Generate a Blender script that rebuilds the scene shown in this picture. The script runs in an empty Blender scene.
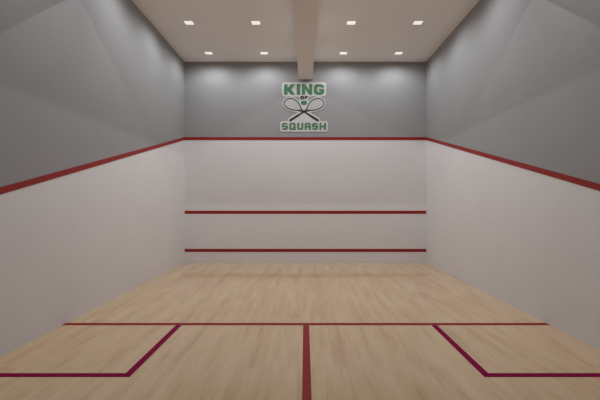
import bpy, bmesh, math
import numpy as np
from mathutils import Matrix

C = bpy.context.scene.collection

# ------------------------------------------------------------------ sizes (metres)
# x across the court, y towards the front wall, z up; the viewer stands at y = 0
HW = 3.2            # half width of the court
YF = 10.92          # front wall
YB = -1.5           # rear wall, behind the viewer
H = 5.33            # ceiling height
OUT_Z = 3.297       # out line on the front wall (centre)
OUT_S = 0.2366      # fall of the side out lines per metre
LINE = 0.08

# ------------------------------------------------------------------ materials
def mat(name, rgb, rough=0.6, spec=0.5):
    m = bpy.data.materials.new(name); m.use_nodes = True
    b = m.node_tree.nodes['Principled BSDF']
    b.inputs['Base Color'].default_value = (*rgb, 1)
    b.inputs['Roughness'].default_value = rough
    b.inputs['Specular IOR Level'].default_value = spec
    return m

def plaster(name, rgb, var=0.03, rough=0.7, bump=0.12, spec=0.3):
    m = mat(name, rgb, rough, spec)
    nt = m.node_tree; N = nt.nodes; L = nt.links; b = N['Principled BSDF']
    tc = N.new('ShaderNodeTexCoord')
    n = N.new('ShaderNodeTexNoise'); n.inputs['Scale'].default_value = 1.3; n.inputs['Detail'].default_value = 5
    f = N.new('ShaderNodeTexNoise'); f.inputs['Scale'].default_value = 38; f.inputs['Detail'].default_value = 4
    L.new(tc.outputs['Object'], n.inputs['Vector']); L.new(tc.outputs['Object'], f.inputs['Vector'])
    a = N.new('ShaderNodeMath'); a.operation = 'ADD'
    L.new(n.outputs['Fac'], a.inputs[0]); L.new(f.outputs['Fac'], a.inputs[1])
    r = N.new('ShaderNodeMapRange'); r.inputs['From Min'].default_value = 0.6; r.inputs['From Max'].default_value = 1.4
    r.inputs['To Min'].default_value = 1 - var; r.inputs['To Max'].default_value = 1 + var
    L.new(a.outputs[0], r.inputs['Value'])
    mx = N.new('ShaderNodeVectorMath'); mx.operation = 'SCALE'; mx.inputs[0].default_value = rgb
    L.new(r.outputs[0], mx.inputs['Scale']); L.new(mx.outputs[0], b.inputs['Base Color'])
    bp = N.new('ShaderNodeBump'); bp.inputs['Strength'].default_value = bump; bp.inputs['Distance'].default_value = 0.004
    L.new(f.outputs['Fac'], bp.inputs['Height']); L.new(bp.outputs[0], b.inputs['Normal'])
    return m

M_WHITE = plaster('white_plaster', (0.75, 0.725, 0.725))
M_GREY = plaster('grey_plaster', (0.318, 0.311, 0.312))
M_REAR = plaster('rear_wall_low_bounce', (0.06, 0.06, 0.062))  # unseen wall, darkened to cut light bounced onto the near court
M_CEIL = plaster('ceiling_paint', (0.90, 0.865, 0.845), 0.03, 0.85, 0.3)
M_BEAM = plaster('beam_paint', (0.86, 0.81, 0.78), 0.02, 0.85, 0.2)
M_RED = plaster('red_line_paint', (0.29, 0.012, 0.011), 0.05, 0.5, 0.03)
M_REDF = plaster('red_floor_paint', (0.33, 0.018, 0.02), 0.05, 0.5, 0.02, 0.12)
M_PURPLE = plaster('magenta_line_paint', (0.27, 0.001, 0.062), 0.03, 0.6, 0.02, 0.03)
M_BACK = plaster('sign_white', (0.60, 0.58, 0.575), 0.02, 0.5, 0.02)
M_GREEN = plaster('sign_green', (0.072, 0.195, 0.092), 0.12, 0.5, 0.02)
M_BLACK = mat('sign_black', (0.004, 0.004, 0.005), 0.5)
M_STRING = plaster('string_grey', (0.49, 0.485, 0.48), 0.03, 0.6, 0.02)
M_METAL = mat('fixture_white', (0.62, 0.6, 0.58), 0.4)

def floor_mat():
    m = mat('pale_wood_boards', (0.5, 0.35, 0.22), 0.13, 0.5)
    nt = m.node_tree; N = nt.nodes; L = nt.links; b = N['Principled BSDF']
    tc = N.new('ShaderNodeTexCoord')
    # boards run towards the front wall
    sw = N.new('ShaderNodeMapping'); sw.inputs['Rotation'].default_value = (0, 0, math.pi/2)
    L.new(tc.outputs['Object'], sw.inputs['Vector'])
    br = N.new('ShaderNodeTexBrick'); br.offset = 0.37; br.offset_frequency = 1
    br.inputs['Color1'].default_value = (0.0, 0.0, 0.0, 1); br.inputs['Color2'].default_value = (1, 1, 1, 1)
    br.inputs['Mortar'].default_value = (0.35, 0.35, 0.35, 1)
    br.inputs['Scale'].default_value = 1; br.inputs['Mortar Size'].default_value = 0.0011
    br.inputs['Brick Width'].default_value = 1.7; br.inputs['Row Height'].default_value = 0.085
    L.new(sw.outputs[0], br.inputs['Vector'])
    # long streaks of grain
    def streak(sx, sy, detail, dist):
        mp = N.new('ShaderNodeMapping'); mp.inputs['Scale'].default_value = (sx, sy, 1)
        L.new(tc.outputs['Object'], mp.inputs['Vector'])
        n = N.new('ShaderNodeTexNoise'); n.inputs['Scale'].default_value = 1; n.inputs['Detail'].default_value = detail
        n.inputs['Distortion'].default_value = dist
        L.new(mp.outputs[0], n.inputs['Vector']); return n
    s1 = streak(6, 0.8, 4, 0.5); s2 = streak(22, 1.3, 3, 0.3); s3 = streak(90, 5, 2, 0.0); s4 = streak(1.1, .5, 3, 0.0)
    def mul(a, k):
        q = N.new('ShaderNodeMath'); q.operation = 'MULTIPLY'; L.new(a, q.inputs[0]); q.inputs[1].default_value = k; return q.outputs[0]
    def add(a, c):
        q = N.new('ShaderNodeMath'); q.operation = 'ADD'; L.new(a, q.inputs[0]); L.new(c, q.inputs[1]); return q.outputs[0]
    t = add(add(add(mul(s1.outputs['Fac'], 0.47), mul(s2.outputs['Fac'], 0.37)), mul(s3.outputs['Fac'], 0.16)),
            add(mul(br.outputs['Color'], 0.10), mul(s4.outputs['Fac'], 0.15)))
    cr = N.new('ShaderNodeValToRGB')
    e = cr.color_ramp.elements
    e[0].position = 0.42; e[0].color = (0.59, 0.375, 0.21, 1)
    e[1].position = 0.86; e[1].color = (0.82, 0.61, 0.39, 1)
    k = e.new(0.62); k.color = (0.73, 0.51, 0.305, 1)
    L.new(t, cr.inputs['Fac']); L.new(cr.outputs[0], b.inputs['Base Color'])
    bn = N.new('ShaderNodeTexNoise'); bn.inputs['Scale'].default_value = 55; bn.inputs['Detail'].default_value = 3
    L.new(tc.outputs['Object'], bn.inputs['Vector'])
    bp = N.new('ShaderNodeBump'); bp.inputs['Strength'].default_value = 0.10; bp.inputs['Distance'].default_value = 0.002
    L.new(bn.outputs['Fac'], bp.inputs['Height'])
    bp2 = N.new('ShaderNodeBump'); bp2.inputs['Strength'].default_value = 0.2; bp2.inputs['Distance'].default_value = 0.001
    bp2.invert = True
    L.new(br.outputs['Fac'], bp2.inputs['Height']); L.new(bp.outputs[0], bp2.inputs['Normal'])
    L.new(bp2.outputs[0], b.inputs['Normal'])
    return m
M_FLOOR = floor_mat()

def glow_mat():
    m = mat('lit_diffuser', (0.8, 0.8, 0.8), 0.4)
    b = m.node_tree.nodes['Principled BSDF']
    b.inputs['Emission Color'].default_value = (1, 0.99, 0.98, 1)
    b.inputs['Emission Strength'].default_value = 0.62
    return m
M_GLOW = glow_mat()

# ------------------------------------------------------------------ helpers
def link(name, bm, mats, parent=None, kind=None):
    bmesh.ops.recalc_face_normals(bm, faces=bm.faces)
    me = bpy.data.meshes.new(name); bm.to_mesh(me); bm.free()
    for m in (mats if isinstance(mats, (list, tuple)) else [mats]): me.materials.append(m)
    o = bpy.data.objects.new(name, me); C.objects.link(o)
    if parent: o.parent = parent
    if kind: o['kind'] = kind
    return o

def tag(o, label, cat, group=None):
    o['label'] = label; o['category'] = cat
    if group: o['group'] = group
    return o

def box(bm, x0, x1, y0, y1, z0, z1, mi=0, bevel=0.0):
    vs = [bm.verts.new(p) for p in ((x0,y0,z0),(x1,y0,z0),(x1,y1,z0),(x0,y1,z0),(x0,y0,z1),(x1,y0,z1),(x1,y1,z1),(x0,y1,z1))]
    fs = [bm.faces.new([vs[i] for i in q]) for q in ((0,1,2,3),(4,5,6,7),(0,1,5,4),(1,2,6,5),(2,3,7,6),(3,0,4,7))]
    for f in fs: f.material_index = mi
    if bevel:
        es = list({e for f in fs for e in f.edges})
        bmesh.ops.bevel(bm, geom=es, offset=bevel, segments=2, affect='EDGES', profile=0.5)
    return fs

def prism(bm, poly, fn, mi=0):
    """poly: 2D points; fn(p, k) -> 3D point for k = 0 (back) and 1 (front)"""
    a = [bm.verts.new(fn(p, 0)) for p in poly]; b = [bm.verts.new(fn(p, 1)) for p in poly]
    bm.faces.new(a).material_index = mi; bm.faces.new(b).material_index = mi
    n = len(poly)
    for i in range(n):
        bm.faces.new([a[i], a[(i+1) % n], b[(i+1) % n], b[i]]).material_index = mi

# ------------------------------------------------------------------ the room
T = 0.2
bm = bmesh.new(); box(bm, -HW-T, HW+T, YB-T, YF+T, -T, 0)
link('floor', bm, M_FLOOR, kind='structure')
bm = bmesh.new(); box(bm, -HW-T, HW+T, YB-T, YF+T, H, H+T)
ceiling = link('ceiling', bm, M_CEIL, kind='structure')

bm = bmesh.new()
box(bm, -HW, HW, YF, YF+T, 0, OUT_Z, 0); box(bm, -HW, HW, YF, YF+T, OUT_Z, H, 1)
link('wall_front', bm, [M_WHITE, M_GREY], kind='structure')
bm = bmesh.new(); box(bm, -HW, HW, YB-T, YB, 0, 2.13, 0); box(bm, -HW, HW, YB-T, YB, 2.13, H, 1)
link('wall_back', bm, [M_REAR, M_REAR], kind='structure')

YS = 1.17           # where the side out lines end, the regulation length of a court
ZS = OUT_Z - OUT_S*(YF-YS)
for side, s in (('left', -1), ('right', 1)):
    bm = bmesh.new()
    fn = lambda p, k, s=s: (s*(HW + T*k), p[0], p[1])
    prism(bm, [(YB-T, 0), (YF+T, 0), (YF+T, OUT_Z), (YF, OUT_Z), (YS, ZS), (YB-T, ZS)], fn, 0)
    prism(bm, [(YB-T, ZS), (YS, ZS), (YF, OUT_Z), (YF+T, OUT_Z), (YF+T, H), (YB-T, H)], fn, 1)
    link('wall_' + side, bm, [M_WHITE, M_GREY], kind='structure')

BX, BD = 0.19, 0.465
bm = bmesh.new(); box(bm, -BX, BX, YB, YF, H-BD, H)
link('ceiling_beam', bm, M_BEAM, ceiling, 'structure')
bm = bmesh.new(); box(bm, -HW, -BX, 5.58, 5.92, H-0.68, H); box(bm, BX, HW, 5.58, 5.92, H-0.68, H); box(bm, -BX, BX, 5.58, 5.92, H-0.68, H-BD)
link('cross_beam', bm, M_BEAM, ceiling, 'structure')

# ------------------------------------------------------------------ court lines
P = 0.006   # strips stand this far off the wall
def front_line(name, zc, label, t=LINE):
    bm = bmesh.new(); box(bm, -HW-0.001, HW+0.001, YF-P, YF-0.0005, zc-t/2, zc+t/2, bevel=0.0015)
    tag(link(name, bm, M_RED), label, 'court line', 'red lines across the front wall')
front_line('out_line', OUT_Z, 'topmost red line on the front wall, at the bottom edge of its grey upper part')
front_line('service_line', 1.345, 'red line across the middle of the white front wall')
front_line('tin_line', 0.335, 'lowest red line on the front wall, just above the wooden floor')

for side, s in (('left', -1), ('right', 1)):
    bm = bmesh.new(); h = LINE/2*0.95
    prism(bm, [(YS, ZS-h), (YF-P, OUT_Z+OUT_S*P-h), (YF-P, OUT_Z+OUT_S*P+h), (YS, ZS+h)],
          lambda p, k, s=s: (s*(HW-P*k), p[0], p[1]))
    tag(link('side_wall_line', bm, M_RED), f'sloping red line on the {side} side wall, between grey paint above and white below', 'court line', 'sloping red lines on the side walls')

Q = 0.002
yl = 5.455           # short line
bm = bmesh.new(); box(bm, -HW, HW, yl-0.05, yl+0.05, 0, Q)
tag(link('short_line', bm, M_REDF), 'thin red line running from wall to wall across the wooden floor', 'court line')
bm = bmesh.new(); box(bm, -0.036, 0.042, YS, yl-0.05, 0, Q)
tag(link('half_court_line', bm, M_REDF), 'red line down the middle of the wooden floor, meeting the cross line in a T', 'court line')
xb0, xb1 = 1.632, 1.704; yb0, yb1 = 3.805, 3.89
for side, s in (('left', -1), ('right', 1)):
    bm = bmesh.new()
    d_ = 0.014 if s > 0 else 0
    xb0 += d_; xb1 += d_
    prism(bm, [(s*xb0, yl-0.05), (s*xb0, yb0), (s*HW, yb0), (s*HW, yb1), (s*xb1, yb1), (s*xb1, yl-0.05)],
          lambda p, k: (p[0], p[1], Q*k))
    tag(link('service_box_line', bm, M_PURPLE), f'magenta L-shaped service box line on the floor by the {side} wall', 'court line', 'magenta service box lines')

# ------------------------------------------------------------------ recessed ceiling lights
S = 0.09; F = 0.099
def make_light():
    root = bpy.data.objects.new('ceiling_downlight', None); C.objects.link(root)
    bm = bmesh.new()
    for a in (box, ):
        box(bm, -F, F, -F, -S, -0.004, 0); box(bm, -F, F, S, F, -0.004, 0)
        box(bm, -F, -S, -S, S, -0.004, 0); box(bm, S, F, -S, S, -0.004, 0)
    fr = link('frame', bm, M_METAL, root)
    bm = bmesh.new(); box(bm, -S, S, -S, S, -0.003, 0)
    df = link('diffuser', bm, M_GLOW, root)
    la = bpy.data.lights.new('lamp', 'SPOT'); la.spot_size = math.radians(174); la.spot_blend = 0.6; la.shadow_soft_size = 0.012
    la.energy = 36; la.color = (0.915, 0.96, 1.0)
    lo = bpy.data.objects.new('lamp', la); C.objects.link(lo); lo.parent = root; lo.location = (0, 0, -0.018)
    return root
proto = make_light()
def copy_light():
    r = proto.copy(); C.objects.link(r)
    for ch in proto.children:
        c = ch.copy(); C.objects.link(c); c.parent = r
    return r
cols = [(-2.412, 'nearest the left wall'), (-1.03, 'just left of the central beam'), (0.944, 'just right of the central beam'), (2.325, 'nearest the right wall')]
rows = [(10.27, 'square ceiling light in the row by the front wall, '), (8.53, 'square ceiling light in the second row from front wall, '),
        (6.76, 'square ceiling light in the third row from front wall, '), (4.43, 'square ceiling light behind cross beam, ')]
first = True
near_lamp = None
for y, lab in rows:
    for x, where in cols:
        o = proto if first else copy_light(); first = False
        o.location = (x, y, H)
        if y < 5:       # this row's energy is raised to strengthen the cross beam's shadow edge
            lo = next(c for c in o.children if c.type == 'LIGHT')
            if near_lamp is None: near_lamp = lo.data.copy(); near_lamp.energy = 43
            lo.data = near_lamp
        tag(o, lab + where, 'ceiling light', 'square recessed ceiling lights')

# ------------------------------------------------------------------ the sign on the front wall
# 2D shapes are distance fields on a grid (units: cm-like px of the artwork), traced by marching squares
K = 37.73
CX, CZ = 305.0, 202.0
U0, U1, V0, V1, ST = 277.0, 331.0, 79.5, 134.0, 0.13
gu = np.arange(U0, U1, ST); gv = np.arange(V0, V1, ST)
GU, GV = np.meshgrid(gu, gv)

def seg(a, b, r, r2=None):
    ax, ay = a; bx, by = b; dx, dy = bx-ax, by-ay
    L2 = dx*dx+dy*dy + 1e-9
    t = np.clip(((GU-ax)*dx+(GV-ay)*dy)/L2, 0, 1)
    rr = r if r2 is None else r + (r2-r)*t
    return np.hypot(GU-ax-t*dx, GV-ay-t*dy) - rr
def poly(pts):
    d = np.full(GU.shape, 1e9); inside = np.zeros(GU.shape, bool); n = len(pts)
    for i in range(n):
        a = pts[i]; b = pts[(i+1) % n]
        d = np.minimum(d, seg(a, b, 0))
        c = ((a[1] > GV) != (b[1] > GV))
        with np.errstate(divide='ignore', invalid='ignore'):
            xx = (b[0]-a[0])*(GV-a[1])/((b[1]-a[1]) or 1e-9) + a[0]
        inside ^= (c & (GU < xx))
    return np.where(inside, -d, d)
def rrect(x0, y0, x1, y1, r):
    qx = np.abs(GU-(x0+x1)/2)-(x1-x0)/2+r; qy = np.abs(GV-(y0+y1)/2)-(y1-y0)/2+r
    return np.hypot(np.maximum(qx, 0), np.maximum(qy, 0))+np.minimum(np.maximum(qx, qy), 0)-r
def un(*a):
    r = a[0]
    for b in a[1:]: r = np.minimum(r, b)
    return r
def cut(a, *bs):
    for b in bs: a = np.maximum(a, -b)
    return a

def simplify(P_, eps):
    keep = np.zeros(len(P_), bool); keep[0] = keep[-1] = True
    st = [(0, len(P_)-1)]
    while st:
        i, j = st.pop()
        if j <= i+1: continue
        d = P_[j]-P_[i]; q = P_[i+1:j]-P_[i]; L_ = np.hypot(*d)
        e = np.abs(d[0]*q[:, 1]-d[1]*q[:, 0])/L_ if L_ > 1e-6 else np.hypot(q[:, 0], q[:, 1])
        k = int(np.argmax(e))
        if e[k] > eps: k += i+1; keep[k] = True; st += [(i, k), (k, j)]
    return P_[keep]

def trace(name, D, mtl, y_front, thick, parent):
    """closed solid from the region D < 0: outline by marching squares, filled and given thickness"""
    ins = D < 0; nxt = {}; pos = {}
    def edge(a, b):
        key = (a, b) if a < b else (b, a)
        if key not in pos:
            (i, j), (k, l) = key; p = D[i, j]; q = D[k, l]; t = min(max(p/(p-q), 0.02), 0.98)
            pos[key] = (gu[j]+(gu[l]-gu[j])*t, gv[i]+(gv[k]-gv[i])*t)
        return key
    cnt = ins[:-1, :-1].astype(int)+ins[1:, :-1]+ins[:-1, 1:]+ins[1:, 1:]
    for i, j in np.argwhere((cnt > 0) & (cnt < 4)):
        i = int(i); j = int(j)
        cs = [(i, j), (i, j+1), (i+1, j+1), (i+1, j)]
        outs = [edge(cs[q], cs[(q+1) % 4]) for q in range(4) if ins[cs[q]] and not ins[cs[(q+1) % 4]]]
        inn = {q: edge(cs[q], cs[(q+1) % 4]) for q in range(4) if not ins[cs[q]] and ins[cs[(q+1) % 4]]}
        for q in range(4):      # leave through an in->out side, come back by the next out->in side
            if ins[cs[q]] and not ins[cs[(q+1) % 4]]:
                k = (q+1) % 4
                while k not in inn: k = (k+1) % 4
                nxt[edge(cs[q], cs[(q+1) % 4])] = inn[k]
    cu = bpy.data.curves.new(name, 'CURVE'); cu.dimensions = '2D'; cu.fill_mode = 'BOTH'
    cu.extrude = thick/2; cu.bevel_depth = 0
    while nxt:
        k0 = next(iter(nxt)); k = k0; pts = []
        while k in nxt:
            pts.append(pos[k]); k = nxt.pop(k)
        if len(pts) < 6: continue
        P_ = simplify(np.array(pts+[pts[0]]), 0.03)[:-1]
        if len(P_) < 3: continue
        sp = cu.splines.new('POLY'); sp.points.add(len(P_)-1); sp.use_cyclic_u = True
        for q, (u, v) in enumerate(P_):
            sp.points[q].co = ((u-CX)/K + CAMX, CAMZ + (CZ-v)/K, 0, 1)
    tmp = bpy.data.objects.new('tmp', cu); C.objects.link(tmp)
    dg = bpy.context.evaluated_depsgraph_get()
    me = bpy.data.meshes.new_from_object(tmp.evaluated_get(dg))
    bpy.data.objects.remove(tmp); bpy.data.curves.remove(cu)
    # artwork lies in x, y of the curve: stand it up on the wall
    me.transform(Matrix(((1, 0, 0, 0), (0, 0, -1, y_front+thick/2), (0, 1, 0, 0), (0, 0, 0, 1))))
    bm = bmesh.new(); bm.from_mesh(me); bpy.data.meshes.remove(me)
    bmesh.ops.remove_doubles(bm, verts=bm.verts, dist=1e-5)
    for f in bm.faces: f.smooth = False; f.material_index = 0
    return link(name, bm, mtl, parent)

CAMX, CAMZ = -0.012, 1.617

# --- KING
KT, KB = 84.3, 94.9
letK = un(rrect(284.0, KT, 287.6, KB, .5),
          poly([(286.6, 89.6), (291.0, KT+.1), (295.0, KT+.1), (290.9, 89.6), (295.2, KB-.1), (291.0, KB-.1)]) - .1)
letI = rrect(296.7, KT, 300.2, KB, .4)
letN = un(rrect(301.9, KT, 305.1, KB, .4), rrect(309.1, KT, 312.3, KB, .4),
          poly([(302.1, KT+.1), (305.3, KT+.1), (312.1, KB-.1), (308.9, KB-.1)]))
letG = cut(rrect(313.8, KT-.1, 324.3, KB+.1, 3.6), rrect(317.2, 87.1, 321.0, 92.0, 1.6), rrect(319.0, 87.7, 325, 89.0, .1))
letG = un(letG, rrect(318.9, 89.0, 324.3, 91.1, .2))
king = [letK, letI, letN, letG]
# --- OF
letO = cut(rrect(300.3, 96.0, 304.0, 99.4, 1.0), rrect(301.65, 97.2, 302.65, 98.2, .3))
letF = un(rrect(304.7, 96.0, 305.9, 99.4, .1), rrect(304.7, 96.0, 308.0, 97.0, .1), rrect(304.7, 97.4, 307.5, 98.3, .1))
# --- ball
ball = (np.hypot((GU-303.95)/3.1, (GV-102.9)/2.25) - 1)*2.4
# --- SQUASH
ST0, ST1 = 122.9, 130.0; w = 1.95
def sS(x0, x1):
    a = rrect(x0, ST0, x1, ST1, 2.3)
    m = (ST0+ST1)/2
    return cut(a, rrect(x0+w+.1, ST0+1.7, x1-.4, m-.75, .5), rrect(x1-w-.6, ST0+2.3, x1+1, m-.75, .2), rrect(x0+.4, m+.75, x1-w-.1, ST1-1.7, .5), rrect(x0-1, m+.75, x0+w+.6, ST1-2.3, .2))
letS = sS(281.9, 287.9)
letQ = un(cut(rrect(289.3, ST0, 295.7, ST1, 1.9), rrect(289.3+w, ST0+1.7, 295.7-w, ST1-1.7, .5)),
          poly([(292.6, 126.9), (294.0, 126.3), (296.1, 129.5), (294.8, 130.3)]))
letU = cut(un(rrect(297.2, ST0, 303.3, ST1, 1.9), rrect(297.2, ST0, 303.3, ST0+3.5, .3)), rrect(297.2+w, ST0-3, 303.3-w, ST1-1.7, .5))
letA = cut(un(rrect(304.6, ST0, 310.7, ST1, 1.9), rrect(304.6, ST1-3.5, 310.7, ST1, .3)),
           rrect(304.6+w, ST0+1.7, 310.7-w, 126.0, .4), rrect(304.6+w, 127.6, 310.7-w, ST1+3, .2))
letS2 = sS(312.0, 318.0)
letH = un(rrect(319.4, ST0, 321.5, ST1, .3), rrect(323.9, ST0, 326.0, ST1, .3), rrect(320.5, 125.6, 325, 127.4, .1))
squash = [letS, letQ, letU, letA, letS2, letH]
# --- rackets: outline = smooth ring of points
def smooth(pts, n=8):
    out = []; m = len(pts)
    for i in range(m):
        p0, p1, p2, p3 = [np.array(pts[(i+k-1) % m], float) for k in range(4)]
        for q in range(n):
            t = q/n
            out.append(tuple(0.5*((2*p1)+(p2-p0)*t+(2*p0-5*p1+4*p2-p3)*t*t+(3*p1-p0-3*p2+p3)*t**3)))
    return out
head = smooth([(284.1, 103.0), (286.4, 99.6), (290.8, 98.5), (295.0, 99.9), (298.4, 103.0), (300.4, 106.6), (301.2, 110.0), (297.4, 110.4),
               (292.4, 109.9), (287.7, 108.3), (285.0, 106.0)], 4)
MX = 304.0
def mir(pts): return [(2*MX-x, y) for x, y in pts]
def racket(m):
    f = (lambda p: (2*MX-p[0], p[1])) if m else (lambda p: p)
    hd = poly(mir(head) if m else head)
    frame = np.abs(hd) - 0.47
    throat = un(seg(f((297.6, 110.4)), f((304.2, 112.0)), .5), seg(f((301.1, 108.6)), f((304.0, 111.8)), .5))
    shaft = un(seg(f((303.8, 111.6)), f((309.5, 115.2)), .75, .8))
    grip = seg(f((309.3, 115.1)), f((317.7, 120.4)), 1.0, 1.1)
    return hd, un(frame, throat, shaft), grip, un(hd, shaft, throat, grip)
rL = racket(False); rR = racket(True)

full = un(*[d - 1.9 for d in king + squash], un(letO, letF) - 1.3, ball - 1.6, rL[3] - 1.6, rR[3] - 1.6,
          poly([(304, 111), (316, 119.5), (316, 123), (292, 123), (292, 119.5)]),
          rrect(282.2, 82.4, 326.1, 96.2, 2.0), rrect(280.0, 121.2, 327.8, 131.7, 2.0), poly([(299, 95), (309, 95), (306, 111), (302, 111)]))
sign = bpy.data.objects.new('wall_sign', None); C.objects.link(sign)
TB, TL = 0.012, 0.005
ox = CAMX + (304-CX)/K; oz = CAMZ + (CZ-107)/K
tag(sign, 'white and green cut-out wall sign reading KING OF SQUASH over crossed rackets', 'sign')
yb_ = YF - TB
parts = []
parts.append(trace('backing_board', full, M_BACK, yb_, TB, None))
for nm, D in zip(['letter']*4, king): parts.append(trace(nm, D, M_GREEN, yb_-TL, TL, None))
for D in (letO, letF):
    o = trace('letter', D, M_BLACK, yb_-TL, TL, None); o['label'] = 'small black letter'; parts.append(o)
parts.append(trace('squash_ball', ball, M_GREEN, yb_-TL, TL, None))
for hd, fr, gr, _ in (rL, rR):
    a = trace('racket_strings', hd, M_STRING, yb_-0.002, 0.002, None)
    b = trace('racket_frame', fr, M_BLACK, yb_-TL, TL, None)
    c = trace('racket_grip', gr, M_BLACK, yb_-TL-0.001, TL+0.001, None)
    parts += [a, b, c]
for D in squash: parts.append(trace('letter', D, M_GREEN, yb_-TL, TL, None))
sign.location = (ox, YF, oz)
for p in parts:
    p.data.transform(Matrix.Translation((-ox, -YF, -oz)))
    p.parent = sign

# ------------------------------------------------------------------ camera, world, view
cam = bpy.data.cameras.new('camera'); co = bpy.data.objects.new('camera', cam); C.objects.link(co)
co.location = (CAMX, 0, CAMZ); co.rotation_euler = (math.pi/2, 0, 0)
cam.sensor_width = 36; cam.lens = 412/600*36; cam.shift_x = -5/600; cam.shift_y = 2/600
cam.clip_start = 0.05
bpy.context.scene.camera = co
w_ = bpy.data.worlds.new('world'); bpy.context.scene.world = w_; w_.use_nodes = True
w_.node_tree.nodes['Background'].inputs[0].default_value = (0.5, 0.5, 0.5, 1)
w_.node_tree.nodes['Background'].inputs[1].default_value = 0.0
vs = bpy.context.scene.view_settings
vs.view_transform = 'Standard'; vs.look = 'None'; vs.exposure = 0.0; vs.gamma = 1
vs.use_curve_mapping = False
